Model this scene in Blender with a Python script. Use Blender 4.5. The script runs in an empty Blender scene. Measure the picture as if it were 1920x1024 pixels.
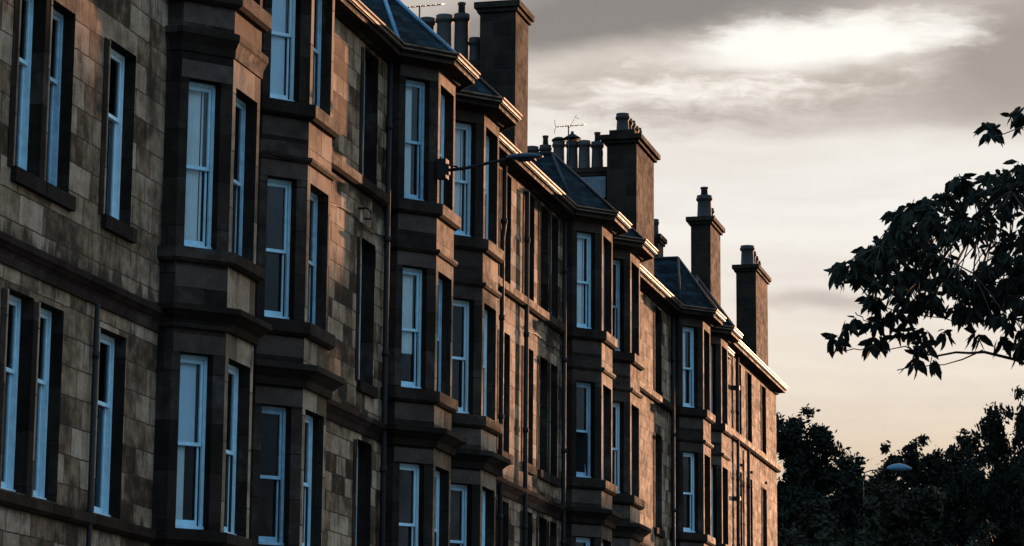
import bpy, math, random
from mathutils import Vector, Matrix
random.seed(7)
S = bpy.context.scene
COL = S.collection
R = math.radians

# ------------------------------------------------------------------ camera
F, ROLL, HY, CZ = 5200., .0085, 989., 1.6
PITCH = math.atan(HY / F)
def ray(x, y):
    dx, dy = x - 960., y - 512.
    c, s = math.cos(ROLL), math.sin(ROLL)
    X = c * dx - s * dy; Y = s * dx + c * dy
    wy = F * math.cos(PITCH) + Y * math.sin(PITCH)
    wz = F * math.sin(PITCH) - Y * math.cos(PITCH)
    return Vector((X / wy, 1., wz / wy))
def at(x, y, Y):
    r = ray(x, y)
    return Vector((r.x * Y, Y, CZ + r.z * Y))
cam = bpy.data.objects.new('camera', bpy.data.cameras.new('camera'))
COL.objects.link(cam); S.camera = cam
cam.data.lens = 36. * F / 1920.; cam.data.sensor_width = 36.
cam.data.clip_end = 3000; cam.data.clip_start = .1
cam.matrix_world = Matrix.Translation((0, 0, CZ)) @ Matrix.Rotation(R(90) + PITCH, 4, 'X') @ Matrix.Rotation(ROLL, 4, 'Z')

# terrace frame: s along the facade, n out towards the street
A = 0.246459; W = 12.629
U2 = Vector((math.sin(A), math.cos(A))); N2 = Vector((math.cos(A), -math.sin(A)))
def world(s, n, z):
    p = U2 * s + N2 * (n - W)
    return Vector((p.x, p.y, z))

# ------------------------------------------------------------------ materials
def newmat(name):
    m = bpy.data.materials.new(name); m.use_nodes = True
    nt = m.node_tree; b = nt.nodes['Principled BSDF']
    return m, nt, b
class G:
    "small node helper"
    def __init__(s, nt): s.nt = nt
    def n(s, t, **k):
        x = s.nt.nodes.new(t)
        for a, v in k.items(): setattr(x, a, v)
        return x
    def put(s, sock, v):
        if hasattr(v, 'is_output'): s.nt.links.new(v, sock)
        elif v is not None: sock.default_value = v
    def math(s, op, a, b=None, c=None, clamp=False):
        x = s.n('ShaderNodeMath', operation=op); x.use_clamp = clamp
        s.put(x.inputs[0], a); s.put(x.inputs[1], b); s.put(x.inputs[2], c)
        return x.outputs[0]
    def vec(s, op, a, b=None):
        x = s.n('ShaderNodeVectorMath', operation=op)
        s.put(x.inputs[0], a); s.put(x.inputs[1], b)
        return x.outputs['Value' if op in ('LENGTH', 'DOT_PRODUCT') else 'Vector']
    def noise(s, v, scale, detail=4, rough=.55, out='Fac', dist=0.):
        x = s.n('ShaderNodeTexNoise'); s.put(x.inputs['Vector'], v)
        x.inputs['Scale'].default_value = scale; x.inputs['Detail'].default_value = detail
        x.inputs['Roughness'].default_value = rough; x.inputs['Distortion'].default_value = dist
        return x.outputs[out]
    def ramp(s, f, stops, interp='LINEAR'):
        x = s.n('ShaderNodeValToRGB'); x.color_ramp.interpolation = interp
        e = x.color_ramp.elements
        while len(e) < len(stops): e.new(.5)
        for el, (p, c) in zip(e, stops):
            el.position = p; el.color = (*c, 1) if len(c) == 3 else c
        s.put(x.inputs[0], f); return x.outputs[0]
    def mix(s, f, a, b, mode='MIX'):
        x = s.n('ShaderNodeMix', data_type='RGBA', blend_type=mode)
        s.put(x.inputs[0], f)
        for i, v in ((6, a), (7, b)):
            s.put(x.inputs[i], v if hasattr(v, 'is_output') else (*v, 1))
        return x.outputs[2]
    def map(s, v, a, b, c=0., d=1., smooth=True):
        x = s.n('ShaderNodeMapRange'); x.interpolation_type = 'SMOOTHSTEP' if smooth else 'LINEAR'
        s.put(x.inputs[0], v)
        for i, q in zip((1, 2, 3, 4), (a, b, c, d)): s.put(x.inputs[i], q)
        return x.outputs[0]

def facade_coords(g):
    "world position turned into (along the wall, height) so that the courses line up from house to house"
    geo = g.n('ShaderNodeNewGeometry')
    s = g.vec('DOT_PRODUCT', geo.outputs['Position'], (U2.x, U2.y, 0))
    n = g.vec('DOT_PRODUCT', geo.outputs['Position'], (N2.x, N2.y, 0))
    z = g.n('ShaderNodeSeparateXYZ'); g.put(z.inputs[0], geo.outputs['Position'])
    return geo, s, n, z.outputs[2]

def stone(name, ramp, course=.31, block=.62, stain=.5, var=.62, rough=.78, grime=(.03, .024, .018), bump=.35, mortar=(.045, .032, .023), spec=.02, drip=None):
    m, nt, b = newmat(name); g = G(nt)
    geo, s, n, z = facade_coords(g)
    uu = g.math('MULTIPLY_ADD', n, -1.3, s)
    cv = g.n('ShaderNodeCombineXYZ'); g.put(cv.inputs[0], uu); g.put(cv.inputs[1], z)
    wob = g.n('ShaderNodeTexNoise'); g.put(wob.inputs['Vector'], geo.outputs['Position']); wob.inputs['Scale'].default_value = 6.; wob.inputs['Detail'].default_value = 4
    cvw = g.vec('ADD', cv.outputs[0], g.vec('MULTIPLY', g.vec('SUBTRACT', wob.outputs['Color'], (.5, .5, .5)), (.05, .035, 0)))
    br = g.n('ShaderNodeTexBrick'); g.put(br.inputs['Vector'], cvw)
    br.inputs['Color1'].default_value = (0, 0, 0, 1); br.inputs['Color2'].default_value = (1, 1, 1, 1)
    br.inputs['Mortar'].default_value = (.5, .5, .5, 1)
    br.inputs['Scale'].default_value = 1; br.inputs['Mortar Size'].default_value = .010
    br.inputs['Mortar Smooth'].default_value = .3; br.inputs['Bias'].default_value = 0
    br.inputs['Brick Width'].default_value = block; br.inputs['Row Height'].default_value = course
    br.offset = .43; br.squash = .7; br.squash_frequency = 3
    pos = geo.outputs['Position']
    big = g.noise(pos, .9, 5, .6); mid = g.noise(pos, 5, 5, .65); fine = g.noise(pos, 45, 4, .7)
    f = g.math('ADD', g.math('MULTIPLY_ADD', br.outputs['Color'], var, .5 - var / 2), g.math('MULTIPLY', g.math('SUBTRACT', mid, .5), 1.3))
    f = g.math('ADD', f, g.math('MULTIPLY', g.math('SUBTRACT', big, .5), 1.5))
    col = g.ramp(f, ramp)
    # vertical rain streaks and soot patches
    sv = g.n('ShaderNodeCombineXYZ'); g.put(sv.inputs[0], g.math('MULTIPLY', uu, 5.)); g.put(sv.inputs[1], g.math('MULTIPLY', z, .55))
    st = g.noise(sv.outputs[0], 1.3, 5, .65)
    pt = g.noise(pos, 1.7, 6, .7)
    k = g.map(g.math('ADD', g.math('MULTIPLY', st, .55), g.math('MULTIPLY', pt, .6)), .54, .74, 0., stain)
    col = g.mix(k, col, grime)
    if drip:
        # mossy run-off with a ragged lower edge under each ledge
        jag = g.noise(g.vec('MULTIPLY', pos, (1, 1, .2)), 2.6, 5, .7)
        for z0, dep in drip:
            d = g.math('SUBTRACT', z0, z) if dep > 0 else g.math('SUBTRACT', z, z0)
            lim = g.math('MULTIPLY', g.math('SUBTRACT', jag, .36), abs(dep) * 2.6)
            inside = g.math('MULTIPLY', g.math('GREATER_THAN', d, -.05), g.map(g.math('SUBTRACT', lim, d), 0., .16))
            col = g.mix(g.math('MULTIPLY', inside, .8), col, (.022, .020, .014))
    col = g.mix(g.math('MULTIPLY', br.outputs['Fac'], .9), col, mortar)
    col = g.mix(.55, col, g.ramp(fine, [(.25, (.35, .35, .35)), (.75, (1.5, 1.5, 1.5))]), 'MULTIPLY')
    g.put(b.inputs['Base Color'], col)
    g.put(b.inputs['Roughness'], g.map(mid, .3, .7, rough - .08, rough + .12))
    b.inputs['Specular IOR Level'].default_value = spec
    h = g.math('ADD', g.math('MULTIPLY', fine, .35), g.math('MULTIPLY', mid, .7))
    h = g.math('SUBTRACT', h, g.math('MULTIPLY', br.outputs['Fac'], 1.4))
    h = g.math('ADD', h, g.math('MULTIPLY', br.outputs['Color'], .25))
    bu = g.n('ShaderNodeBump'); bu.inputs['Strength'].default_value = bump; bu.inputs['Distance'].default_value = .02
    g.put(bu.inputs['Height'], h); g.put(b.inputs['Normal'], bu.outputs[0])
    return m
RAMP_WALL = [(0., (.040, .026, .017)), (.2, (.085, .052, .032)), (.42, (.18, .112, .068)), (.68, (.28, .185, .118)), (1., (.38, .275, .19))]
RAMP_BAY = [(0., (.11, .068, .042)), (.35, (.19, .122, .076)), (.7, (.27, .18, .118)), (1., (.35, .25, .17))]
RAMP_SOOT_SHADE = [(0., (.014, .0095, .0072)), (.4, (.022, .0148, .0112)), (.8, (.036, .025, .0195)), (1., (.062, .044, .035))]
M = {}
M['wall'] = stone('sandstone_ashlar', RAMP_WALL, stain=.72, var=.92, course=.29, block=.46, drip=[(10.95, .75), (7.25, .45), (4.7, .3), (7.44, -.45)])
M['wall1'] = stone('sandstone_ashlar_weathered', [(p, (c[0] * .95, c[1] * .97, c[2] * 1.0)) for p, c in RAMP_WALL], stain=.9, course=.34, block=.66, var=.72, drip=[(7.4, .25), (4.65, .2), (7.6, -.5), (4.84, -.3)])
M['gable'] = stone('sandstone_ashlar_clean', [(p, tuple(v * .95 for v in c)) for p, c in RAMP_WALL], stain=.5, var=1.35, course=.30, block=.55, drip=[(11.46, .35)])
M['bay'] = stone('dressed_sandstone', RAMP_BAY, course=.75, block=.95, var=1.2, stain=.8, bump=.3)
M['soot'] = stone('soot_blackened_stone', RAMP_SOOT_SHADE, course=.62, block=1.1, stain=.5, rough=.85, grime=(.012, .009, .006), mortar=(.016, .011, .008), spec=.02)  # real soot, plus shade of reveals and canted faces put into the colour
M['sootpale'] = stone('grimy_lintel_stone', [(0., (.035, .023, .018)), (.5, (.065, .045, .036)), (1., (.10, .073, .058))], course=5., block=1.6, stain=.5, rough=.9)
M['mould'] = stone('weathered_moulding_stone', [(0., (.012, .008, .006)), (.5, (.024, .016, .011)), (1., (.062, .041, .027))], course=5., block=.9, stain=.7, rough=.7, mortar=(.04, .03, .02))
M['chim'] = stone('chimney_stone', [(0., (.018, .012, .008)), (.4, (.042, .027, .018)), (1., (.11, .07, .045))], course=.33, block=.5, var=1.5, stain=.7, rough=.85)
M['chimdark'] = stone('smoke_blackened_chimney_stone', [(0., (.014, .009, .007)), (1., (.038, .025, .018))], course=.33, block=.5, stain=.5, rough=.85, grime=(.014, .012, .010), mortar=(.03, .024, .02), spec=.02)  # same chimney stone, with the shade of its side faces put into the colour

def paint(name, c, rough=.4, spec=.5, metal=0., var=.25, scale=8):
    m, nt, b = newmat(name); g = G(nt)
    geo = g.n('ShaderNodeNewGeometry')
    nz = g.noise(geo.outputs['Position'], scale, 5, .65)
    g.put(b.inputs['Base Color'], g.mix(1., c, g.ramp(nz, [(.25, (1 - var,) * 3), (.75, (1 + var * .6,) * 3)]), 'MULTIPLY'))
    g.put(b.inputs['Roughness'], g.map(nz, .3, .7, rough - .06, rough + .1))
    b.inputs['Specular IOR Level'].default_value = spec; b.inputs['Metallic'].default_value = metal
    return m
M['frame'] = paint('pale_blue_white_window_paint', (.49, .67, .75), .6, .25, 0, .22, 9)  # blue skylight is tinted into all three window paints
M['frame2'] = paint('fresh_white_window_paint', (.60, .75, .81), .55, .3, 0, .14, 9)
M['frame3'] = paint('tired_grey_window_paint', (.33, .48, .57), .7, .2, 0, .4, 7)
M['gutter'] = paint('grey_painted_cast_iron', (.20, .11, .065),   .5, .08, .0, .85, 3.5)  # orange colour stands for the sun glint along the gutter beads
M['iron'] = paint('black_iron_pipe', (.014, .012, .011), .7, .2, 0, .4)
M['pot'] = paint('fired_clay', (.028, .018, .014), .75, .3, 0, .5, 12)
M['potpale'] = paint('pale_fired_clay', (.05, .037, .029), .75, .3, 0, .5, 12)
M['lead'] = paint('lead_flashing', (.009, .010, .012), .7, .2, 0, .4, 6)
M['leadnew'] = paint('new_blue_lead_flashing', (.08, .19, .27), .6, .3, 0, .4, 6)
M['render'] = paint('grey_cement_render', (.15, .17, .19), .8, .3, 0, .5, 5)
M['dark'] = paint('unlit_room_plaster', (.020, .018, .017), .9, .1, 0, .3)
M['curtain'] = paint('net_curtain_cloth', (.80, .84, .82), .9, .1, 0, .15, 3)
M['blind'] = paint('pale_roller_blind', (.60, .74, .82), .8, .2, 0, .1, 2)
M['alu'] = paint('aerial_aluminium', (.05, .05, .05), .5, .5, .3, .2)
M['lamp'] = paint('grey_blue_lamp_casing', (.012, .025, .04), .5, .3, .2, .2)
M['bark'] = paint('dark_bark', (.045, .034, .026), .9, .2, 0, .5, 9)

def slate():
    m, nt, b = newmat('blue_grey_slate'); g = G(nt)
    geo, s, n, z = facade_coords(g)
    cv = g.n('ShaderNodeCombineXYZ'); g.put(cv.inputs[0], g.math('ADD', s, n)); g.put(cv.inputs[1], z)
    br = g.n('ShaderNodeTexBrick'); g.put(br.inputs['Vector'], cv.outputs[0])
    br.inputs['Color1'].default_value = (.003, .005, .007, 1); br.inputs['Color2'].default_value = (.014, .022, .028, 1)
    br.inputs['Mortar'].default_value = (.006, .007, .008, 1)
    br.inputs['Scale'].default_value = 1; br.inputs['Mortar Size'].default_value = .006
    br.inputs['Brick Width'].default_value = .24; br.inputs['Row Height'].default_value = .13
    nz = g.noise(geo.outputs['Position'], 4, 5, .7)
    g.put(b.inputs['Base Color'], g.mix(.7, br.outputs['Color'], g.ramp(nz, [(.3, (.5, .5, .5)), (.7, (1.5, 1.5, 1.4))]), 'MULTIPLY'))
    b.inputs['Roughness'].default_value = .9; b.inputs['Specular IOR Level'].default_value = .05
    bu = g.n('ShaderNodeBump'); bu.inputs['Distance'].default_value = .03; bu.inputs['Strength'].default_value = 1.
    g.put(bu.inputs['Height'], g.math('SUBTRACT', nz, br.outputs['Fac'])); g.put(b.inputs['Normal'], bu.outputs[0])
    return m
M['slate'] = slate()
def glass():
    m, nt, b = newmat('window_glass'); g = G(nt)
    nt.nodes.remove(b)
    t = g.n('ShaderNodeBsdfTransparent'); t.inputs[0].default_value = (.94, .96, .97, 1)
    gl = g.n('ShaderNodeBsdfGlossy'); gl.inputs['Roughness'].default_value = .03
    geo = g.n('ShaderNodeNewGeometry')
    bu = g.n('ShaderNodeBump'); bu.inputs['Distance'].default_value = .01; bu.inputs['Strength'].default_value = .25
    g.put(bu.inputs['Height'], g.noise(geo.outputs['Position'], 2.2, 2)); g.put(gl.inputs['Normal'], bu.outputs[0])
    fr = g.n('ShaderNodeFresnel'); fr.inputs[0].default_value = 1.5
    mx = g.n('ShaderNodeMixShader'); g.put(mx.inputs[0], g.math('MULTIPLY', fr.outputs[0], .9))
    g.put(mx.inputs[1], t.outputs[0]); g.put(mx.inputs[2], gl.outputs[0])
    g.put(nt.nodes['Material Output'].inputs[0], mx.outputs[0])
    return m
M['glass'] = glass()
def leafmat(name, c1, c2, trans=.3):
    m, nt, b = newmat(name); g = G(nt)
    geo = g.n('ShaderNodeNewGeometry')
    col = g.mix(g.noise(geo.outputs['Position'], 1.1, 4), c1, c2)
    col = g.mix(g.noise(geo.outputs['Position'], 9., 3), col, tuple(v * .55 for v in c1))
    g.put(b.inputs['Base Color'], col); b.inputs['Roughness'].default_value = .8; b.inputs['Specular IOR Level'].default_value = .08
    tr = g.n('ShaderNodeBsdfTranslucent'); g.put(tr.inputs[0], col)
    mx = g.n('ShaderNodeMixShader'); mx.inputs[0].default_value = trans
    g.put(mx.inputs[1], b.outputs[0]); g.put(mx.inputs[2], tr.outputs[0])
    g.put(nt.nodes['Material Output'].inputs[0], mx.outputs[0])
    return m
M['leaf'] = leafmat('dark_green_leaf', (.011, .012, .008), (.019, .019, .011), .0)
M['leaf2'] = leafmat('olive_leaf', (.018, .018, .010), (.036, .029, .015), .0)
M['cherry'] = leafmat('cherry_leaf', (.014, .014, .010), (.022, .022, .013), .02)
def ground(name, c, sc):
    m, nt, b = newmat(name); g = G(nt)
    geo = g.n('ShaderNodeNewGeometry')
    nz = g.noise(geo.outputs['Position'], sc, 6, .7)
    g.put(b.inputs['Base Color'], g.mix(1., c, g.ramp(nz, [(.3, (.6, .6, .6)), (.7, (1.4, 1.4, 1.4))]), 'MULTIPLY'))
    b.inputs['Roughness'].default_value = .9
    return m
M['asphalt'] = ground('asphalt', (.05, .05, .052), 6)
M['paving'] = ground('stone_paving', (.16, .15, .13), 3)
M['grass'] = ground('rough_grass', (.05, .065, .025), 2)
M['line'] = paint('road_line_paint', (.7, .7, .68), .7)

# ------------------------------------------------------------------ mesh builder
class MB:
    def __init__(s, off=0.): s.v = []; s.f = []; s.m = []; s.mats = []; s.off = off
    def mat(s, k):
        if k not in s.mats: s.mats.append(k)
        return s.mats.index(k)
    def P(s, p):                       # (s, n, z) -> local vertex of the house
        s.v.append((p[0] - s.off, -p[1], p[2])); return len(s.v) - 1
    def raw(s, p): s.v.append(tuple(p)); return len(s.v) - 1
    def face(s, pts, k):
        s.f.append([s.P(p) for p in pts]); s.m.append(s.mat(k))
    def rface(s, pts, k):
        s.f.append([s.raw(p) for p in pts]); s.m.append(s.mat(k))
    def box(s, s0, s1, n0, n1, z0, z1, k, top=None, fr=None):
        c = [(s0, n0), (s1, n0), (s1, n1), (s0, n1)]
        s.prism(c, z0, z1, k, top, fr)
    def prism(s, c, z0, z1, k, top=None, fr=None):
        n = len(c)
        for i in range(n):
            a, b = c[i], c[(i + 1) % n]
            kk = fr if (fr and abs(a[1] - b[1]) < 1e-6 and a[1] >= max(q[1] for q in c) - 1e-6) else k
            s.face([(*a, z0), (*b, z0), (*b, z1), (*a, z1)], kk)
        s.face([(*p, z1) for p in c], top or k); s.face([(*p, z0) for p in c[::-1]], k)
    def panel(s, a, b, z0, z1, ops, kf, kr, rec=.19):
        "flat facing from a to b with openings (d0,d1,zb,zt) and reveals of depth rec"
        L = math.hypot(b[0] - a[0], b[1] - a[1]); d = ((b[0] - a[0]) / L, (b[1] - a[1]) / L)
        inn = (d[1], -d[0])
        if kf == 'flip': pass
        us = sorted({0., L, *[o[0] for o in ops], *[o[1] for o in ops]}); zs = sorted({z0, z1, *[o[2] for o in ops], *[o[3] for o in ops]})
        q = lambda u, z, r=0.: (a[0] + d[0] * u + inn[0] * r, a[1] + d[1] * u + inn[1] * r, z)
        for i in range(len(us) - 1):
            for j in range(len(zs) - 1):
                um, zm = (us[i] + us[i + 1]) / 2, (zs[j] + zs[j + 1]) / 2
                if any(o[0] < um < o[1] and o[2] < zm < o[3] for o in ops): continue
                s.face([q(us[i], zs[j]), q(us[i + 1], zs[j]), q(us[i + 1], zs[j + 1]), q(us[i], zs[j + 1])], kf)
        for o in ops:
            u0, u1, b0, t0 = o
            for c in ([(u0, b0), (u0, t0)], [(u0, t0), (u1, t0)], [(u1, t0), (u1, b0)], [(u1, b0), (u0, b0)]):
                (ua, za), (ub, zb) = c
                s.face([q(ua, za), q(ub, zb), q(ub, zb, rec), q(ua, za, rec)], kr)
    def sweep(s, path, prof, k, closed_prof=True, caps=True, kf=None):
        "profile [(out, z)] carried along a plan path, mitred"
        m = len(path); offs = []
        for i, p in enumerate(path):
            nn = []
            for a, b in ((i - 1, i), (i, i + 1)):
                if a < 0 or b >= m: continue
                dx, dy = path[b][0] - path[a][0], path[b][1] - path[a][1]; L = math.hypot(dx, dy)
                nn.append((-dy / L, dx / L))
            if len(nn) == 1: offs.append(nn[0])
            else:
                ax, ay = nn[0][0] + nn[1][0], nn[0][1] + nn[1][1]; l2 = (ax * ax + ay * ay) / 2
                offs.append((ax / l2 if l2 > .05 else nn[0][0], ay / l2 if l2 > .05 else nn[0][1]))
        rings = [[(p[0] + o[0] * q[0], p[1] + o[1] * q[0], q[1]) for q in prof] for p, o in zip(path, offs)]
        idx = [[s.P(v) for v in r] for r in rings]
        np_ = len(prof)
        for i in range(m - 1):
            flat = abs(path[i][1] - path[i + 1][1]) < 1e-4
            for j in range(np_ if closed_prof else np_ - 1):
                j2 = (j + 1) % np_
                s.f.append([idx[i][j], idx[i + 1][j], idx[i + 1][j2], idx[i][j2]]); s.m.append(s.mat(kf if (kf and flat) else k))
        if caps and closed_prof:
            s.f.append(idx[0][::-1]); s.m.append(s.mat(k)); s.f.append(idx[-1]); s.m.append(s.mat(k))
    def lathe(s, c, prof, k, seg=14):
        "profile [(r,z)] about a vertical axis at local house point c=(s,n)"
        idx = []
        for r, z in prof:
            idx.append([s.P((c[0] + r * math.cos(t), c[1] + r * math.sin(t), z)) for t in [2 * math.pi * i / seg for i in range(seg)]])
        for a, b in zip(idx, idx[1:]):
            for i in range(seg): s.f.append([a[i], a[(i + 1) % seg], b[(i + 1) % seg], b[i]]); s.m.append(s.mat(k))
        s.f.append(idx[-1]); s.m.append(s.mat(k)); s.f.append(idx[0][::-1]); s.m.append(s.mat(k))
    def tube(s, pts, rs, k, seg=8, conv=True):
        pts = [Vector((p[0] - s.off, -p[1], p[2])) if conv else Vector(p) for p in pts]
        if not hasattr(rs, '__len__'): rs = [rs] * len(pts)
        idx = []
        for i, p in enumerate(pts):
            d = (pts[min(i + 1, len(pts) - 1)] - pts[max(i - 1, 0)]).normalized()
            a = d.cross(Vector((.13, .21, 1)) if abs(d.z) < .9 else Vector((1, .2, .1))).normalized(); b = d.cross(a)
            idx.append([s.raw(p + (a * math.cos(t) + b * math.sin(t)) * rs[i]) for t in [2 * math.pi * j / seg for j in range(seg)]])
        for a, b in zip(idx, idx[1:]):
            for i in range(seg): s.f.append([a[i], a[(i + 1) % seg], b[(i + 1) % seg], b[i]]); s.m.append(s.mat(k))
        s.f.append(idx[0][::-1]); s.f.append(idx[-1]); s.m += [s.mat(k)] * 2
    def build(s, name, parent=None, smooth=False):
        me = bpy.data.meshes.new(name); me.from_pydata(s.v, [], s.f)
        for k in s.mats: me.materials.append(M[k])
        me.polygons.foreach_set('material_index', s.m)
        if smooth: me.polygons.foreach_set('use_smooth', [True] * len(s.f))
        me.update()
        o = bpy.data.objects.new(name, me); COL.objects.link(o)
        if parent: o.parent = parent
        return o
def tag(o, label=None, cat=None, group=None, kind=None):
    for a, v in (('label', label), ('category', cat), ('group', group), ('kind', kind)):
        if v: o[a] = v
    return o
def empty(name, loc=(0, 0, 0), rz=0., **k):
    o = bpy.data.objects.new(name, None); COL.objects.link(o)
    o.location = loc; o.rotation_euler = (0, 0, rz); o.empty_display_size = .3
    return tag(o, **k)

# ------------------------------------------------------------------ windows
WR = random.Random(21)
def window(par, off, a, d, w, zb, zt, rec=.15, style='dark', rail=.5, tilt=0.):
    "sash window: a = plan point of the near edge on the face, d = direction along the face"
    inn = (d[1], -d[0]); FK = WR.choice(['frame', 'frame', 'frame2', 'frame3'])
    q = lambda u, r, z: (a[0] + d[0] * u + inn[0] * r, a[1] + d[1] * u + inn[1] * r, z)
    def bar(mb, u0, u1, z0, z1, r0, r1, k=None):
        k = k or FK
        c = [q(u0, r0, 0), q(u1, r0, 0), q(u1, r1, 0), q(u0, r1, 0)]
        mb.prism([(p[0], p[1]) for p in c], z0, z1, k)
    e = .004
    fr = MB(off); t = .045
    bar(fr, e, t, zb + e, zt - e, rec, rec + .10); bar(fr, w - t, w - e, zb + e, zt - e, rec, rec + .10)
    bar(fr, t, w - t, zt - .05, zt - e, rec + .002, rec + .10); bar(fr, e, w - e, zb + e, zb + .05, rec - .03, rec + .1)
    f = fr.build('window', par)
    zm = zb + (zt - zb) * rail
    up = MB(off); st = .038; r = rec + .022
    bar(up, t + e, t + st, zm - .02, zt - .052, r, r + .035); bar(up, w - t - st, w - t - e, zm - .02, zt - .052, r, r + .035)
    bar(up, t + st, w - t - st, zt - .10, zt - .052, r + .001, r + .034); bar(up, t + st, w - t - st, zm - .02, zm + .025, r + .001, r + .034)
    up.build('sash', f)
    r = rec + .06
    lo = MB(off)
    if tilt:
        lo2 = MB(off)
        def tb(mb, u0, u1, h0, h1, r0, r1):
            H = (zm - zb)
            pts = []
            for rr in (r0, r1):
                for u, h in ((u0, h0), (u1, h0), (u1, h1), (u0, h1)):
                    pts.append(q(u, rr + max(0, h - .1) * tilt, zb + .05 + h))
            ids = [mb.P(p) for p in pts]
            for fc in ((0, 1, 2, 3), (7, 6, 5, 4), (0, 4, 5, 1), (1, 5, 6, 2), (2, 6, 7, 3), (3, 7, 4, 0)):
                mb.f.append([ids[i] for i in fc]); mb.m.append(mb.mat(FK))
        Ht = (zt - zb) * .93
        tb(lo, t + e, t + st, 0, Ht, r, r + .035); tb(lo, w - t - st, w - t - e, 0, Ht, r, r + .035)
        tb(lo, t + st, w - t - st, .001, .08, r, r + .035); tb(lo, t + st, w - t - st, Ht - .05, Ht - .001, r, r + .035)
    else:
        bar(lo, t + e, t + st, zb + .052, zm + .02, r, r + .035); bar(lo, w - t - st, w - t - e, zb + .052, zm + .02, r, r + .035)
        bar(lo, t + st, w - t - st, zb + .052, zb + .13, r + .001, r + .034); bar(lo, t + st, w - t - st, zm - .018, zm + .02, r + .001, r + .034)
    lo.build('sash', f)
    gl = MB(off)
    gl.face([q(t + st, rec + .04, zm), q(w - t - st, rec + .04, zm), q(w - t - st, rec + .04, zt - .1), q(t + st, rec + .04, zt - .1)], 'glass')
    if not tilt:
        gl.face([q(t + st, r + .018, zb + .13), q(w - t - st, r + .018, zb + .13), q(w - t - st, r + .018, zm), q(t + st, r + .018, zm)], 'glass')
    gl.build('pane', f)
    # the dark room behind
    rm = MB(off); D = rec + .075; D2 = 1.0
    c = [q(-.15, D, 0), q(w + .15, D, 0), q(w + .15, D2, 0), q(-.15, D2, 0)]
    z0, z1 = zb - .1, zt + .1
    for i in (1, 2, 3):
        p, p2 = c[i], c[(i + 1) % 4]
        rm.face([(p[0], p[1], z0), (p2[0], p2[1], z0), (p2[0], p2[1], z1), (p[0], p[1], z1)], 'dark')
    rm.face([(p[0], p[1], z0) for p in c], 'dark'); rm.face([(p[0], p[1], z1) for p in c], 'dark')
    rm.build('interior', f)
    def cloth(name, k, u0, u1, za, zc, amp, r0):
        mb = MB(off); n = 22
        prev = None
        for i in range(n + 1):
            u = u0 + (u1 - u0) * i / n; rr = r0 + amp * math.sin(i * 1.9 + u * 9) * .5 + amp * .5
            cur = (mb.P(q(u, rr, za)), mb.P(q(u, rr * 1.01, zc)))
            if prev: mb.f.append([prev[0], cur[0], cur[1], prev[1]]); mb.m.append(mb.mat(k))
            prev = cur
        mb.build(name, f, True)
    H = zt - zb
    if style == 'curtain': cloth('curtain', 'curtain', t, w * .80, zb + .06, zt - .06, .05, rec + .105)
    elif style == 'half': cloth('curtain', 'curtain', t, w * .62, zb + .06, zt - .06, .05, rec + .105)
    elif style == 'blind': cloth('blind', 'blind', t, w * .97, zb + .05, zt - .06, .004, rec + .105)
    elif style == 'upper': cloth('blind', 'blind', t, w * .92, zm, zt - .06, .004, rec + .105); cloth('curtain', 'curtain', t, w * .52, zb + .06, zm, .04, rec + .11)
    elif style == 'short': cloth('curtain', 'curtain', t, w * .8, zb + H * .3, zt - .06, .04, rec + .105)
    return f

# ------------------------------------------------------------------ terraced houses
CO, SI = math.cos(R(42)), math.sin(R(42))
RET, CL, FL = .2, .75, 1.05
PJ = RET + CL * SI
def bay_path(sj): return [(sj, 0.), (sj, RET), (sj + CL * CO, PJ), (sj + CL * CO + FL, PJ), (sj + 2 * CL * CO + FL, RET), (sj + 2 * CL * CO + FL, 0.)]
BAYW = 2 * CL * CO + FL
def band(z0, z1, out, slope=.0, back=-.02):
    return [(back, z0), (out * .55, z0), (out, z0 + min(.04, (z1 - z0) * .4)), (out, z1 - slope), (back, z1)]
def ledge(z0, z1, out):     # undercut cornice
    h = z1 - z0
    return [(-.02, z0), (out * .25, z0), (out * .35, z0 + h * .3), (out * .8, z0 + h * .55), (out, z0 + h * .62), (out, z0 + h * .85), (-.02, z1)]

def make_bay(root, off, sj, lv, eave, styles, fstyles, roof=True, tilts=()):
    b = MB(off); P = bay_path(sj)
    ops_c = [(.12, .58, zb, zt) for zb, zt in lv]; ops_f = [(.12, .95, zb, zt) for zb, zt in lv]
    top = eave - .10
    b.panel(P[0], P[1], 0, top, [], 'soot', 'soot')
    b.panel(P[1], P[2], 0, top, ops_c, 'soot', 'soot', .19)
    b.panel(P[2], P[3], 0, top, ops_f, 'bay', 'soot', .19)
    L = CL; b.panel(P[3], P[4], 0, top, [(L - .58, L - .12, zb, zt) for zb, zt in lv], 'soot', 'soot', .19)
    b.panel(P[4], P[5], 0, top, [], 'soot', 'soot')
    for fa, fd in ((P[1], (CO, SI)), (P[3], (CO, -SI))):     # paler lintel and apron stones, a hair proud
        nx, ny = -fd[1] * .006, fd[0] * .006
        for zb, zt in lv:
            for z0, z1 in ((zt + .004, min(zt + .235, top)), (zb - .52, zb - .25)):
                q = [(fa[0] + fd[0] * u_ + (nx if o_ else 0), fa[1] + fd[1] * u_ + (ny if o_ else 0)) for u_, o_ in ((.01, 1), (.74, 1), (.74, 0), (.01, 0))]
                b.prism(q, z0, z1, 'sootpale')
    bay = b.build('bay', root)
    for i, (zb, zt) in enumerate(lv):
        d = (CO, SI)
        window(root, off, (P[1][0] + d[0] * .12, P[1][1] + d[1] * .12), d, .46, zb, zt, .15, styles[i], .49, .10 if i in tilts else 0)
        window(root, off, (P[2][0] + .12, PJ), (1, 0), .83, zb, zt, .16, fstyles[i], .49)
        d = (CO, -SI)
        window(root, off, (P[3][0] + d[0] * (L - .58), P[3][1] + d[1] * (L - .58)), d, .46, zb, zt, .15, 'dark', .49)
    return bay, P

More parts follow.
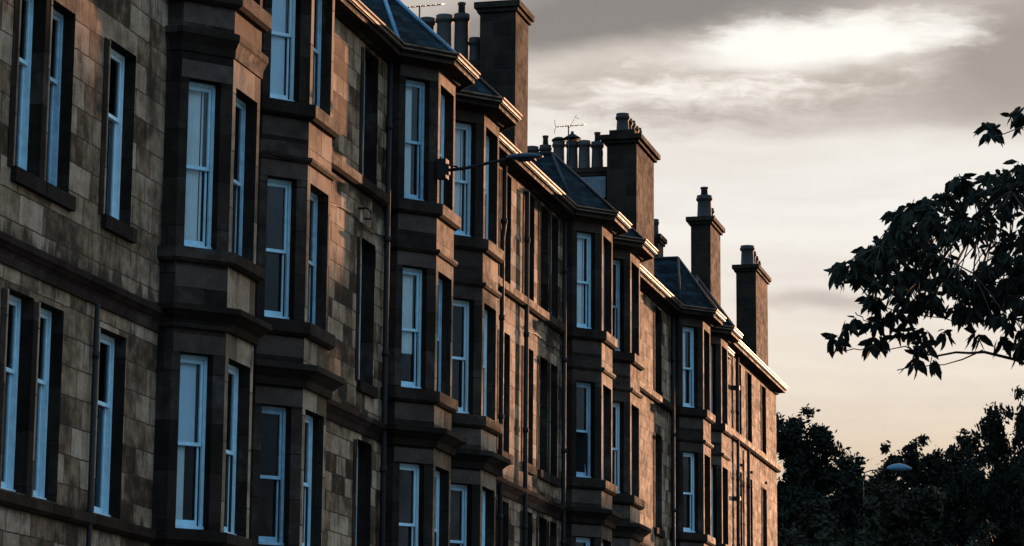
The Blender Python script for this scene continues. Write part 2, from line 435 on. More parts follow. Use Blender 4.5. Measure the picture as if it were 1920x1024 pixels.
def house(name, s0, s1, eave, lv, bays, flats, label, wallk, ledges, bayledges, sills, lvf=None, rf_=.22):
    root = empty(name, world(s0, 0, 0), R(90) - A, label=label, cat='tenement house', group='sandstone tenement houses of the terrace')
    off = s0; lvf = lvf or lv
    top = eave - .10
    ops = []
    for a, b_, lo in flats:
        for i, (zb, zt) in enumerate(lvf): ops.append((a - s0, b_ - s0, zb + lo, zt + lo))
    w = MB(off)
    # front wall, interrupted behind the bays
    cuts = [s0] + [x for sj, *_ in bays for x in (sj, sj + BAYW)] + [s1]
    for i in range(0, len(cuts), 2):
        a, b_ = cuts[i], cuts[i + 1]
        if b_ - a < .01: continue
        oo = [(o[0] + s0 - a, o[1] + s0 - a, o[2], o[3]) for o in ops if a - .01 <= o[0] + s0 and o[1] + s0 <= b_ + .01]
        w.panel((a, 0), (b_, 0), 0, top, oo, wallk, 'soot', rf_ + .04)
    for (sj, *_ ) in bays: w.face([(sj, 0, 0), (sj + BAYW, 0, 0), (sj + BAYW, 0, .02), (sj, 0, .02)], wallk)
    # side and rear walls
    D = 10.5
    w.face([(s0, -.35, 0), (s0, -D, 0), (s0, -D, top), (s0, -.35, top)], wallk)
    w.face([(s1, 0, 0), (s1, -D, 0), (s1, -D, top), (s1, 0, top)], wallk)
    w.face([(s0, -D, 0), (s1, -D, 0), (s1, -D, top), (s0, -D, top)], wallk)
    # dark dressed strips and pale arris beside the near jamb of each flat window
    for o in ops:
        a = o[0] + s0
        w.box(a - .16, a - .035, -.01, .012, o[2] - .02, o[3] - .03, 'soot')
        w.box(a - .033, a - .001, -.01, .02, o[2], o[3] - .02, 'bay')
    w.build('wall', root)
    for k, (a, b_, lo) in enumerate(flats):
        for i, (zb, zt) in enumerate(lvf):
            window(root, off, (a, 0), (1, 0), b_ - a, zb + lo, zt + lo, rf_, random.choice(['dark', 'dark', 'half']), .62 if wallk == 'wall1' else .5, 0.012 if (name == 'h0' and k == 1) else 0)
    for k, bb in enumerate(bays):
        sj, st, fs = bb[:3]; tl = bb[3] if len(bb) > 3 else ()
        bay, P = make_bay(root, off, sj, lv, eave, st, fs, tilts=tl)
        # ledges round the bay
        for (z0, z1, out, kind) in bayledges:
            mb = MB(off); mb.sweep(P, ledge(z0, z1, out) if kind == 'L' else band(z0, z1, out, .02), 'soot', kf='mould'); mb.build('sill_course' if kind == 'S' else 'moulding', bay)
    # ledges along the flat wall
    segs = [(cuts[i], cuts[i + 1]) for i in range(0, len(cuts), 2) if cuts[i + 1] - cuts[i] > .05]
    for (z0, z1, out, kind) in ledges:
        for a, b_ in segs:
            mb = MB(off); mb.sweep([(a, 0), (b_, 0)], ledge(z0, z1, out) if kind == 'L' else band(z0, z1, out, .03), 'mould' if kind == 'S' else 'soot')
            mb.build('string_course', root)
    if sills:
        for a, b_, lo in flats:
            for i, (zb, zt) in enumerate(lvf):
                if i in sills:
                    mb = MB(off); mb.box(a - .06, b_ + .06, -.02, .07, zb + lo - .17, zb + lo, 'soot'); mb.build('sill', root)
    # cornice, gutter
    path = [(s0, 0.)]
    for sj, *_ in bays: path += bay_path(sj)
    path.append((s1, 0.))
    cl = [path[0]]
    for p in path[1:]:
        if math.hypot(p[0] - cl[-1][0], p[1] - cl[-1][1]) > .02: cl.append(p)
    e = eave
    c = MB(off)
    c.sweep(cl, [(-.05, e - .16), (.06, e - .16), (.10, e - .11), (.26, e - .105), (.285, e - .10), (.295, e - .035), (-.05, e - .02)], 'soot')  # dark stone carries the shade of the soffit in its colour
    c.sweep(cl, [(.262, e - .112), (.292, e - .107), (.300, e - .075), (.270, e - .07)], 'mould')
    c.build('cornice', root)
    gt = MB(off)
    prof = [(.26, e - .033), (.31, e - .03), (.34, e - .015), (.355, e + .01), (.36, e + .025), (.375, e + .03), (.40, e + .045), (.405, e + .07), (.39, e + .08), (.38, e + .055), (.28, e - .0)]
    gt.sweep(cl, [(.26, e - .033), (.335, e - .025), (.362, e + .03), (.362, e + .07), (.34, e + .072), (.28, e + .0)], 'iron')
    gt.sweep(cl, [(.355, e + .050), (.388, e + .049), (.390, e + .074), (.35, e + .076)], 'gutter')
    gt.sweep(cl, [(.335, e - .012), (.364, e - .010), (.367, e + .006), (.34, e + .008)], 'gutter')
    gt.build('gutter', root)
    # roofs
    rf = MB(off); zr, nr = 16.6 + (eave - 13.5), -5.
    for (x0, x1) in segs: rf.face([(x0, .33, e + .0), (x1, .33, e + .0), (x1, 0, e + .2), (x0, 0, e + .2)], 'slate')
    z_in = e + .2
    rf.face([(s0, 0, z_in), (s1, 0, z_in), (s1, nr, zr), (s0, nr, zr)], 'slate')
    rf.face([(s0, nr, zr), (s1, nr, zr), (s1, -10.6, e), (s0, -10.6, e)], 'slate')
    rf.face([(s0, 0, z_in), (s0, nr, zr), (s0, -10.6, e), (s0, -10.6, e - .3), (s0, 0, e - .3)], 'slate')
    rf.face([(s1, 0, z_in), (s1, nr, zr), (s1, -10.6, e), (s1, -10.6, e - .3), (s1, 0, e - .3)], 'slate')
    rf.box(s0, s1, nr - .1, nr + .1, zr - .05, zr + .06, 'lead')
    roof = rf.build('roof', root)
    for sj, *_ in bays:
        P = [(sj - .33, -.3), (sj - .33, RET + .1), (sj + CL * CO - .13, PJ + .33), (sj + CL * CO + FL + .13, PJ + .33), (sj + BAYW + .33, RET + .1), (sj + BAYW + .33, -.3)]
        sm = sj + BAYW / 2; ap = (sm, -.5 if sj < 60 else -.02, e + 1.52); bk = (sm, -3.2, e + 1.52)
        br = MB(off); z = e + .03
        v = [(*p, z) for p in P]
        br.face([v[2], v[3], ap], 'slate'); br.face([v[1], v[2], ap], 'slate'); br.face([v[3], v[4], ap], 'slate')
        br.face([v[0], v[1], ap, bk], 'slate'); br.face([v[4], v[5], bk, ap], 'slate')
        br.build('bay_roof', root)
        hp = MB(off); lk = 'leadnew' if abs(sj - 41.83) < .1 else 'lead'
        for p in (v[1], v[2], v[3], v[4]): hp.tube([(p[0], p[1], p[2] + .02), (ap[0], ap[1], ap[2] + .02)], .035, lk, 6)
        hp.tube([(ap[0], ap[1], ap[2] + .02), (bk[0], bk[1], bk[2] + .02)], .04, lk, 6)
        hp.build('hip_flashing', root, True)
    return root

def pot(mb, s, n, z0, z1, r, k='pot', cap=None, seg=14):
    h = z1 - z0
    prof = [(r * 1.15, z0), (r * 1.15, z0 + .06), (r, z0 + .09), (r * .92, z1 - .18), (r * .95, z1 - .15), (r * 1.12, z1 - .13), (r * 1.15, z1 - .07), (r * 1.02, z1 - .05), (r * 1.06, z1), (r * .8, z1), (r * .75, z1 - .06)]
    mb.lathe((s, n), prof, k, seg)
    if cap == 'cone': 
        for t in range(4): mb.tube([(s + r * .8 * math.cos(t * 1.57 + .4), n + r * .8 * math.sin(t * 1.57 + .4), z1 - .03), (s + r * .8 * math.cos(t * 1.57 + .4), n + r * .8 * math.sin(t * 1.57 + .4), z1 + .09)], .012, 'iron', 5)
        mb.lathe((s, n), [(r * 1.5, z1 + .07), (r * 1.5, z1 + .085), (r * .3, z1 + .2), (r * .2, z1 + .26)], 'iron', seg)
    if cap == 'small': mb.lathe((s, n), [(r * .5, z1 - .02), (r * .45, z1 + .18), (r * .55, z1 + .2), (r * .55, z1 + .24)], k, seg)
    if cap == 'dome': mb.lathe((s, n), [(r * 1.25, z1 + .02), (r * 1.2, z1 + .05), (r * .7, z1 + .1), (.02, z1 + .12)], 'iron', seg)

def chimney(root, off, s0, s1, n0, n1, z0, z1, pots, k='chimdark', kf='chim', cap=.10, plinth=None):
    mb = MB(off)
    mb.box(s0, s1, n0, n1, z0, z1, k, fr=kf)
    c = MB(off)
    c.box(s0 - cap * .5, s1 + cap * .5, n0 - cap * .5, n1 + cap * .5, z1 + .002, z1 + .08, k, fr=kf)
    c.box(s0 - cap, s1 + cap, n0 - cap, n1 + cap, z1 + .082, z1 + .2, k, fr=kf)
    ch = mb.build('chimney', root)
    top = z1 + .2
    if plinth:
        c.box(s0 + .02, s1 - .02, n0 + .05, n1 - .05, top + .001, top + plinth, k, fr=kf); top += plinth
    c.build('chimney_cap', ch)
    for p in pots:
        q = MB(off); s, n, zt, r = p[:4]
        pot(q, s, n, top - .03, zt, r, *(p[4:])); q.build('chimney_pot', ch, True)
    return ch

LV = [(1.6, 3.7), (4.95, 6.85), (8.05, 10.02), (11.12, 13.14)]
LVF = [(1.6, 3.7), (5.0, 7.05), (7.95, 10.22), (11.16, 13.27)]
BL = [(4.75, 4.94, .09, 'S'), (7.12, 7.46, .24, 'L'), (7.82, 8.04, .10, 'S'), (10.26, 10.36, .07, 'B'), (10.88, 11.11, .11, 'S'), (3.95, 4.2, .12, 'L')]
WL = [(7.14, 7.46, .13, 'L'), (10.93, 11.14, .12, 'S'), (4.0, 4.25, .12, 'L')]

H1 = house('tenement_house', 18., 34.7, 14.6, [(1.4, 3.5), (4.87, 7.07), (8.42, 10.6), (11.85, 13.95)],
    [(32.08, ['dark', 'upper', 'curtain', 'half'], ['dark', 'half', 'dark', 'dark'])],
    [(19.9, 20.7, 0), (21.1, 21.9, 0), (24.2, 25.0, 0), (27.6, 28.3, 0), (28.45, 29.15, 0), (30.2, 31.06, 0)],
    'nearest tenement at the left edge, with a paired sash window in its wall', 'wall1',
    [(7.30, 7.64, .13, 'L'), (4.68, 4.86, .1, 'S'), (3.8, 4.0, .1, 'L')],
    [(4.68, 4.86, .10, 'S'), (7.38, 7.70, .22, 'L'), (8.22, 8.41, .11, 'S'), (10.95, 11.30, .09, 'L'), (11.6, 11.84, .12, 'S')], (2, 3), rf_=.15)
H2 = house('tenement_house', 34.7, 51.0, 13.5, LV,
    [(35.19, ['dark', 'dark', 'dark', 'blind'], ['dark', 'dark', 'dark', 'dark']), (41.83, ['dark', 'dark', 'short', 'half'], ['dark'] * 4), (44.79, ['dark', 'dark', 'dark', 'curtain'], ['dark'] * 4)],
    [(38.4, 39.1, 0), (40.5, 41.3, 0), (49.3, 50.1, 0)][1:],
    'three-bay tenement with the wall street lamp, between the nearest house and the tall plain chimney', 'wall', WL, BL, (2,), LVF)
H3 = house('tenement_house', 51.0, 63.3, 13.5, LV,
    [(54.47, ['dark', 'dark', 'dark', 'curtain'], ['dark'] * 4, (2,)), (57.37, ['dark'] * 4, ['dark'] * 4)],
    [(51.2, 51.98, 0), (52.45, 53.2, 0), (53.38, 54.05, 0)],
    'middle tenement with twin bays, a tilted-open sash and a wide row of chimney pots above', 'wall', WL, BL, (2,), LVF)
H4 = house('tenement_house', 63.3, 73.5, 13.5, LV,
    [(66.28, ['dark', 'dark', 'dark', 'half'], ['dark'] * 4), (68.9, ['dark'] * 4, ['dark'] * 4)],
    [(64.2, 65.1, 0)],
    'fourth tenement, twin bays just before the plain sunlit end house', 'wall', WL, BL, (2,), LVF)
H5 = house('tenement_house', 73.5, 83.4, 14.0, LV, [],
    [(76.1, 76.9, 0), (77.85, 78.75, 0), (80.5, 81.4, 0)],
    'farthest tenement, flat-fronted sunlit end house with a gable chimney', 'gable',
    [(11.45, 11.68, .14, 'S'), (7.4, 7.7, .14, 'L')], [], (1,), [(1.6, 3.7), (4.9, 7.2), (8.25, 10.7), (11.7, 13.75)], rf_=.28)

# chimneys -------------------------------------------------------------
chimney(H2, 34.7, 50.45, 51.5 - .02, -.75, -.03, 13.3, 16.68, [], kf='chim')
lowk = [(50.75, -1.9, 16.72, .15, 'pot'), (50.75, -1.55, 16.76, .16, 'potpale'), (50.75, -1.2, 16.76, .15, 'pot', 'small'), (50.75, -.92, 16.26, .12, 'pot')]
chimney(H2, 34.7, 50.5, 51.0, -2.3, -.78, 13.5, 15.55, lowk, k='chimdark', cap=.04)
chimney(H3, 51., 62.2, 64.3, -.74, -.03, 13.3, 16.80, [(62.48 + i * .37, -.42, 17.58 - (i % 2) * .04, .15, 'pot') for i in range(5)], plinth=.14, cap=.14)
chimney(H3, 51., 63.1, 63.6, -3.1, -.78, 13.5, 16.26, [(63.35, -2.83, 17.1, .15, 'pot'), (63.35, -2.5, 17.12, .14, 'pot', 'small'), (63.35, -2.17, 17.2, .145, 'potpale', 'dome'), (63.35, -1.84, 17.18, .145, 'pot', 'cone'), (63.35, -1.54, 17.18, .145, 'potpale'), (63.35, -1.22, 17.14, .145, 'pot', 'small')], k='chimdark', cap=.05)
rb = MB(51.); rb.box(63.02, 63.08, -1.95, -.95, 15.7, 16.22, 'render'); rb.box(62.98, 63.06, -1.9, -1.0, 15.9 - .25, 15.69, 'lead'); rb.build('render_patch', H3)
chimney(H4, 63.3, 72.68, 74.25, -.66, -.12, 13.3, 17.0, [(73.0, -.34, 17.85, .2, 'pot', 'small'), (73.6, -.36, 17.62, .17, 'pot'), (74.0, -.36, 17.5, .14, 'pot')], cap=.12)
chimney(H4, 63.3, 69.7, 70.4, -1.2, -1.0 + .02, 13.5, 15.95, [(69.95, -1.12, 16.6, .10, 'pot')], cap=.09)
chimney(H5, 73.5, 80.95, 83.2, -.80, -.2, 13.8, 17.25, [(81.25, -.5, 18.08, .2, 'pot'), (81.75, -.48, 18.0, .16, 'pot'), (82.25, -.48, 17.95, .15, 'pot'), (82.75, -.48, 17.9, .14, 'pot')], cap=.11)

# downpipes ------------------------------------------------------------
def pipe(root, off, s, z0, z1, n=.09, r=.045, kink=None):
    mb = MB(off)
    pts = [(s, n, z0), (s, n, z1)] if not kink else [(s, n, z0), (s, n, kink), (s + .12, n, kink + .25), (s + .12, n, z1)]
    mb.tube(pts, r, 'iron', 8)
    z = z0 + 1.
    while z < z1 - .3:
        mb.lathe((s if not kink or z < kink else s + .12, n), [(r * 1.35, z), (r * 1.35, z + .09)], 'iron', 8); z += 1.85
    mb.build('downpipe', root, True)
pipe(H1, 18., 29.98, .1, 7.3, n=.06, r=.032); 
pipe(H2, 34.7, 49.1, .1, 13.3, kink=11.9); pipe(H2, 34.7, 41.65, .1, 13.3)
pipe(H3, 51., 54.25, .1, 13.3); pipe(H3, 51., 51.02, .1, 13.2)
pipe(H4, 63.3, 66.1, .1, 13.3)
pipe(H5, 73.5, 75.7, .1, 13.8); pipe(H5, 73.5, 77.5, .1, 11.4)
# small fittings on the walls
def fitting(root, off, name, parts):
    mb = MB(off)
    for p in parts: mb.box(*p)
    return mb.build(name, root)
fitting(H5, 73.5, 'vent_box', [(75.2, 75.36, 0, .22, 12.82, 12.94, 'iron')]); fitting(H5, 73.5, 'vent_box', [(75.2, 75.36, 0, .22, 9.75, 9.86, 'iron')])
for s_ in (76.7, 78.5, 81.2):
    mb = MB(73.5); mb.lathe((s_, .0), [(.05, 10.86), (.05, 10.94)], 'iron', 8); mb.build('air_vent', H5)
mb = MB(34.7)
mb.tube([(40.3, .02, 10.62), (40.3, .16, 10.62), (40.5, .16, 10.60), (40.5, .16, 10.48), (40.32, .12, 10.46)], .018, 'iron', 6); mb.build('cable_hook', H2, True)
mb = MB(34.7)
mb.tube([(38.0 + .33 * i, .03, 10.42 - .05 * math.sin(i * .9) ) for i in range(13)], .012, 'iron', 5); mb.build('cable', H2, True)
mb = MB(51.)
mb.tube([(51.02 + .3 * i, .03, 10.55 - .03 * math.sin(i * 1.2)) for i in range(12)], .013, 'iron', 5); mb.build('cable', H3, True)

# aerials ----------------------------------------------------------------
def aerial(loc, hgt, boom, n, tilt, label):
    r = empty('television_aerial', loc, R(90) - A, label=label, cat='aerial', group='television aerials on the chimneys')
    m = MB(); m.tube([(0, 0, 0), (0, 0, hgt)], .016, 'alu', 6, False); m.build('mast', r)
    m = MB(); c = math.cos(tilt); s_ = math.sin(tilt)
    m.tube([(0, boom * .45 * c, hgt - .02 - boom * .45 * s_), (0, -boom * .55 * c, hgt - .02 + boom * .55 * s_)], .012, 'alu', 6, False)
    m.build('boom', r)
    e = MB()
    for i in range(n):
        t = .45 - i / (n - 1.) ; y = boom * t * c; z = hgt - .02 - boom * t * s_
        e.tube([(-.12, y, z - .03), (.12, y, z + .05)], .007, 'alu', 5, False)
    for k in (-1, 1):
        e.tube([(0, boom * .45 * c, hgt - boom * .45 * s_), (.05, boom * .5 * c, hgt + k * .17 - boom * .45 * s_)], .007, 'alu', 5, False)
    e.build('element', r)
    return r
aerial(world(50.8, -2.08, 16.3), .72, .85, 9, .02, 'television aerial above the chimney pots beside the tall plain chimney')
a2 = aerial(world(63.2, -1.9, 16.7), .86, .72, 7, .02, 'television aerial beside the cone-capped chimney pot in the wide pot row')
a3 = MB(); a3.tube([(0, .0, .75), (0, -.2, 1.1)], .008, 'alu', 5, False); a3.tube([(0, -.03, .82), (0, .08, .86)], .006, 'alu', 5, False); a3.tube([(0, -.16, 1.05), (0, -.26, 1.0)], .006, 'alu', 5, False)
a3.build('antenna_arm', a2)

# wall-mounted street lamp ---------------------------------------------
lr = empty('street_lamp', world(42.39, .70, 11.6), R(90) - A, label='wall-mounted street lamp reaching out from the corner of the bay', cat='street lamp', group='street lamps')
m = MB(); m.box(-.07, .12, .0, .16, -.08, .24, 'iron'); m.box(-.03, .06, .16, .20, -.02, .14, 'iron'); m.build('wall_bracket', lr)
m = MB(); m.tube([(.0, .12, .05), (.0, .5, .08), (.0, .9, .15), (.0, 1.3, .21), (.0, 1.5, .22)], [.03, .03, .027, .025, .025], 'iron', 8); m.tube([(0, .12, .16), (0, .35, .10)], .015, 'iron', 6); m.build('arm', lr, True)
M['lampfar'] = paint('pale_blue_lamp_casing', (.04, .095, .15), .4, .4, .1, .2)
def lamp_head(par, n0, L, z, wd=.13):
    m = MB(); seg = 10; idx = []
    for i in range(seg + 1):
        t = i / seg; x = n0 + L * t; hh = .06 * math.sin(math.pi * min(1, t * .9 + .08)) ** .7 + .012; w_ = wd * math.sin(math.pi * min(1, t * .86 + .1)) ** .6
        idx.append([m.P((w_ * math.cos(a), x, z + hh * max(math.sin(a), -.45))) for a in [2 * math.pi * j / 12 for j in range(12)]])
    for a, b in zip(idx, idx[1:]):
        for j in range(12): m.f.append([a[j], a[(j + 1) % 12], b[(j + 1) % 12], b[j]]); m.m.append(m.mat('lamp'))
    m.f.append(idx[0]); m.f.append(idx[-1]); m.m += [m.mat('lamp')] * 2
    m.build('lamp_head', par, True)
    g_ = MB()
    g_.box(-wd * .6, wd * .6, n0 + L * .3, n0 + L * .8, z - .06, z - .035, 'iron'); g_.build('lamp_lens', par)
lamp_head(lr, 1.16, .6, .21, .10)
# distant column lamp
yl = 128.; pl = at(1645, 874, yl); 
lc = empty('street_lamp', (pl.x - .5, yl, 0), 0, label='street lamp on a column with a pale blue head among the trees', cat='street lamp', group='street lamps')
m = MB(); m.tube([(0, 0, 0), (0, 0, 1.2), (0, 0, 1.25), (0, 0, pl.z - .35)], [.07, .07, .035, .02], 'iron', 8, False); m.build('column', lc, True)
m = MB(); m.tube([(0, 0, pl.z - .38), (.06, 0, pl.z - .02), (.35, 0, pl.z + .08), (1.2, 0, pl.z + .16)], .03, 'iron', 8, False); m.build('arm', lc, True)
m = MB(); idx = []
for i in range(11):
    t = i / 10; x = 1.1 + 1.15 * t; hh = .24 * math.sin(math.pi * min(1, t * .92 + .05)) ** .7 + .01; w_ = .26 * math.sin(math.pi * min(1, t * .9 + .06)) ** .6
    idx.append([m.raw((x, w_ * math.cos(a), pl.z + .17 + hh * max(math.sin(a), -.4))) for a in [2 * math.pi * j / 12 for j in range(12)]])
for a, b in zip(idx, idx[1:]):
    for j in range(12): m.f.append([a[j], a[(j + 1) % 12], b[(j + 1) % 12], b[j]]); m.m.append(m.mat('lampfar'))
m.f.append(idx[0]); m.f.append(idx[-1]); m.m += [0, 0]
m.build('lamp_head', lc, True)

# ------------------------------------------------------------------ ground
def sheet(name, pts, z, k):
    m = MB(); m.rface([(p[0], p[1], z) for p in pts], k); o = m.build(name); tag(o, kind='structure'); return o
def strip(name, n0, n1, z0, z1, k, s0=-60, s1=900):
    c = [world(s0, n0, 0), world(s1, n0, 0), world(s1, n1, 0), world(s0, n1, 0)]
    m = MB(); b = [(p.x, p.y, z0) for p in c]; t = [(p.x, p.y, z1) for p in c]
    m.rface(t, k)
    for i in range(4): m.rface([b[i], b[(i + 1) % 4], t[(i + 1) % 4], t[i]], k)
    o = m.build(name); tag(o, kind='structure'); return o
sheet('ground', [(-2500, -2500), (2500, -2500), (2500, 2500), (-2500, 2500)], 0, 'grass')
strip('road', 6.0, 15.0, -.1, .02, 'asphalt'); strip('pavement', 0.9, 5.85, -.1, .13, 'paving'); strip('kerb', 5.85, 6.0, -.1, .145, 'paving')
strip('far_pavement', 15.15, 18.5, -.1, .13, 'paving'); strip('far_kerb', 15.0, 15.15, -.1, .145, 'paving')
ml = MB()
for i in range(60):
    a = world(-40 + i * 6, 10.45, 0); b = world(-38 + i * 6, 10.45, 0); c = world(-38 + i * 6, 10.57, 0); d = world(-40 + i * 6, 10.57, 0)
    ml.rface([(p.x, p.y, .024) for p in (a, b, c, d)], 'line')
tag(ml.build('road_markings'), kind='structure')

# ------------------------------------------------------------------ trees
def leaf_cloud(name, seed, rad, h0, h1, nclump, per, leaf, mk, par, spread=.75):
    rnd = random.Random(seed); m = MB(); cl = []
    lobes = [(rnd.gauss(0, rad * .42), rnd.gauss(0, rad * .42), h0 + (h1 - h0) * (.2 + .5 * rnd.random()), rad * rnd.uniform(.35, .6)) for _ in range(9)]
    for _ in range(16):          # limbs that push their own tufts out of the outline
        a = rnd.uniform(0, 6.28); el = rnd.uniform(.35, 1.45); Lb = rnd.uniform(.5, 1.)
        for t in (.45, .65, .85, 1.):
            lobes.append((math.cos(a) * math.cos(el) * rad * 1.15 * t * Lb + rnd.gauss(0, .15), math.sin(a) * math.cos(el) * rad * 1.15 * t * Lb + rnd.gauss(0, .15), h0 * 1.2 + (h1 - h0 * 1.2) * (.35 + .6 * t * Lb * math.sin(el)), rad * rnd.uniform(.10, .19)))
    lobes.append((0, 0, h1 - rad * .22, rad * .2))
    while len(cl) < nclump:
        lx, ly, lz, lr_ = rnd.choice(lobes)
        d = Vector((rnd.gauss(0, 1), rnd.gauss(0, 1), rnd.gauss(0, .9))).normalized() * lr_ * rnd.uniform(.3, 1.08)
        p = Vector((lx, ly, lz)) + d
        if h0 * .8 < p.z < h1: cl.append(p)
    for p in cl:
        r = spread * rnd.uniform(.45, 1.0)
        for _ in range(per):
            d = Vector((rnd.gauss(0, .42), rnd.gauss(0, .42), rnd.gauss(0, .36))) * r
            c = p + d; a = Vector((rnd.uniform(-1, 1), rnd.uniform(-1, 1), rnd.uniform(-1, .6))).normalized()
            b = a.cross(Vector((rnd.uniform(-1, 1), rnd.uniform(-1, 1), rnd.uniform(-1, 1)))).normalized()
            L = leaf * rnd.uniform(.6, 1.25); w = L * .42
            m.rface([c - a * L, c + b * w, c + a * L, c - b * w], mk)
    return m.build('crown', par), cl
def trunk(par, cl, h0, h1, rnd, r0=.28):
    m = MB()
    top = (h0 + h1) / 2
    m.tube([(0, 0, 0), (.05, .02, h0 * .5), (-.05, .1, h0), (.1, 0, top), (.05, .1, h1 * .86)], [r0 * 1.3, r0, r0 * .85, r0 * .5, r0 * .15], 'bark', 9, False)
    for i in range(16):
        p = rnd.choice(cl); zb = rnd.uniform(h0 * .75, top)
        m.tube([(0, 0, zb), tuple(Vector((0, 0, zb)).lerp(p, .5) + Vector((0, 0, -.3))), tuple(p)], [r0 * .35, r0 * .2, r0 * .05], 'bark', 6, False)
    return m.build('trunk', par, True)
protos = []
for k, (mk, rad, h1) in enumerate([('leaf', 4.6, 15.), ('leaf', 4.2, 14.), ('leaf2', 4.8, 12.)]):
    r = empty('tree'); rnd = random.Random(40 + k)
    cr, cl = leaf_cloud('crown', 11 + k, rad, 3.2, h1, 780, 62, .15, mk, r, .52)
    trunk(r, cl, 3.2, h1, rnd); protos.append((r, h1, False))
used = set()
def place_tree(k, x, y, top, rz, label, sc=1., group='leafy trees at the end of the street'):
    r, h1, _ = protos[k]
    if k in used:
        o = r.copy(); COL.objects.link(o)
        for ch in r.children:
            c = ch.copy(); COL.objects.link(c); c.parent = o
    else: o = r; used.add(k)
    o.location = (x, y, 0); f = top / h1
    o.scale = (f * sc, f * sc, f); o.rotation_euler = (0, 0, rz)
    tag(o, label, 'tree', group); return o
def px_tree(k, px, py, Y, rz, label, sc=1.):
    p = at(px, py, Y); return place_tree(k, p.x, Y, p.z, rz, label, sc)
px_tree(0, 1500, 752, 138, .3, 'dark leafy tree rising directly beside the gable of the farthest house', .85)
px_tree(1, 1592, 838, 150, 1.9, 'rounded dark tree in the dip left of the column lamp', .9)
px_tree(1, 1672, 862, 160, 4.1, 'low dark tree whose top shows behind the blue lamp head', .9)
px_tree(0, 1738, 800, 148, 2.2, 'dark tree with a pointed leaning top just right of the lamp head', .85)
px_tree(1, 1822, 795, 156, .4, 'dark tree with small knobbly top between the pointed tree and the tallest', .8)
px_tree(0, 1915, 712, 140, 5.0, 'tallest dark tree, cut by the right edge below the overhanging branch', .6)
px_tree(2, 1655, 892, 119, 1.0, 'lower olive-tinted tree in front of the others, beneath the lamp head', .9)
px_tree(2, 1560, 925, 134, 3.4, 'lower dark tree filling the gap beside the end house', 1.0)
px_tree(1, 1850, 890, 150, 2.9, 'lower tree in the right corner with bright sky gaps', .95)
# unseen trees added across the road to block low sun from the terrace
n_ = 0
for s_, n__, hh, k in ((95, 22, 18.2, 0), (102, 21.5, 17.6, 1), (108.5, 22.5, 18.2, 0), (114.5, 22, 16.6, 1), (121, 23, 15., 0), (127, 22, 14.8, 1), (134, 22.5, 15.2, 0), (141, 22, 15, 1), (147, 22.5, 14, 0)):
    p = world(s_, n__, 0); place_tree(k, p.x, p.y, hh, s_ * 1.3, 'street tree standing in the row across the road, right of the picture', 1.15, 'street trees across the road')

# foreground cherry branch ----------------------------------------------------
ct = empty('cherry_tree', (6.2, 16.2, 0), label='overhanging cherry branches with drooping pointed leaves, nearest at the right edge', cat='tree')
inv = Vector((6.2, 16.2, 0))
YF = 15.2
def fp(px, py, dy=0.): return at(px, py, YF + dy) - inv
rnd = random.Random(3)
bm_ = MB()
bm_.tube([(0, 0, 0), (-.05, 0, 1.2), (-.12, -.03, 2.2), (-.05, .1, 3.4), (.15, .2, 4.8), (.1, .1, 6.2)], [.19, .15, .14, .10, .07, .03], 'bark', 10, False)
br = [ # limbs in picture order, each bends and thins
    [(2500, 1000, .6), (2250, 820, .4), (2020, 700, .2), (1850, 640, .1), (1760, 655, 0), (1700, 640, 0), (1640, 640, -.1), (1585, 648, -.1)],
    [(2500, 1000, .6), (2250, 720, .3), (2020, 580, 0), (1880, 540, -.1), (1760, 520, -.1), (1660, 500, 0), (1585, 505, 0)],
    [(2250, 720, .3), (2080, 520, .5), (1930, 450, .4), (1820, 430, .3), (1740, 405, .2), (1690, 392, .1)],
    [(2080, 520, .5), (2000, 400, .1), (1900, 350, -.2), (1880, 330, -.2)],
    [(1930, 450, .4), (1850, 400, .2), (1808, 350, .2), (1795, 312, .2)],
    [(2250, 720, .3), (2150, 400, 0), (2050, 270, -.3), (1930, 222, -.3), (1855, 243, -.3)],
    [(2020, 580, 0), (1900, 580, .3), (1800, 590, .3), (1700, 570, .2), (1640, 560, .2)],
    [(1880, 540, -.1), (1800, 480, -.3), (1700, 450, -.3), (1650, 450, -.3)],
    [(1850, 640, .1), (1790, 668, .1), (1730, 672, 0), (1685, 682, 0)],
    [(1760, 655, 0), (1690, 612, 0), (1620, 590, 0), (1605, 575, 0)],
    [(1700, 640, 0), (1745, 650, 0), (1752, 678, 0)],
    [(2500, 1000, .6), (2350, 700, .8), (2300, 400, .6), (2350, 150, .4)],
]
segs = []
for b in br:
    pts = [fp(x, y, d) for x, y, d in b]
    # smooth and wander
    fine = []
    for i in range(len(pts) - 1):
        for t in (0, .33, .66):
            fine.append(pts[i].lerp(pts[i + 1], t) + Vector((rnd.gauss(0, .008), rnd.gauss(0, .01), rnd.gauss(0, .008))))
    fine.append(pts[-1])
    n = len(fine); far = (b[0][0] - 1500) / 1000
    bm_.tube(fine, [max(.003, (.016 * far) * (1 - i / n) ** 1.3) for i in range(n)], 'bark', 6, False)
    segs.append(fine)
e_ = fp(2500, 1000, .6)
bm_.tube([(-.12, -.03, 2.1), tuple(Vector((-.12, -.03, 2.1)).lerp(e_, .5) + Vector((0, 0, .1))), tuple(e_)], [.08, .055, .02], 'bark', 8, False)
up_ = [Vector((rnd.uniform(-1.7, 1.8), rnd.uniform(-1.6, 1.8), rnd.uniform(3.6, 6.8))) for _ in range(70)]
for q_ in up_[:26]: bm_.tube([(.05, .15, rnd.uniform(3.2, 5.)), tuple(q_ * .6 + Vector((0, 0, 1.7))), tuple(q_)], [.035, .02, .005], 'bark', 5, False)
lv_ = MB()
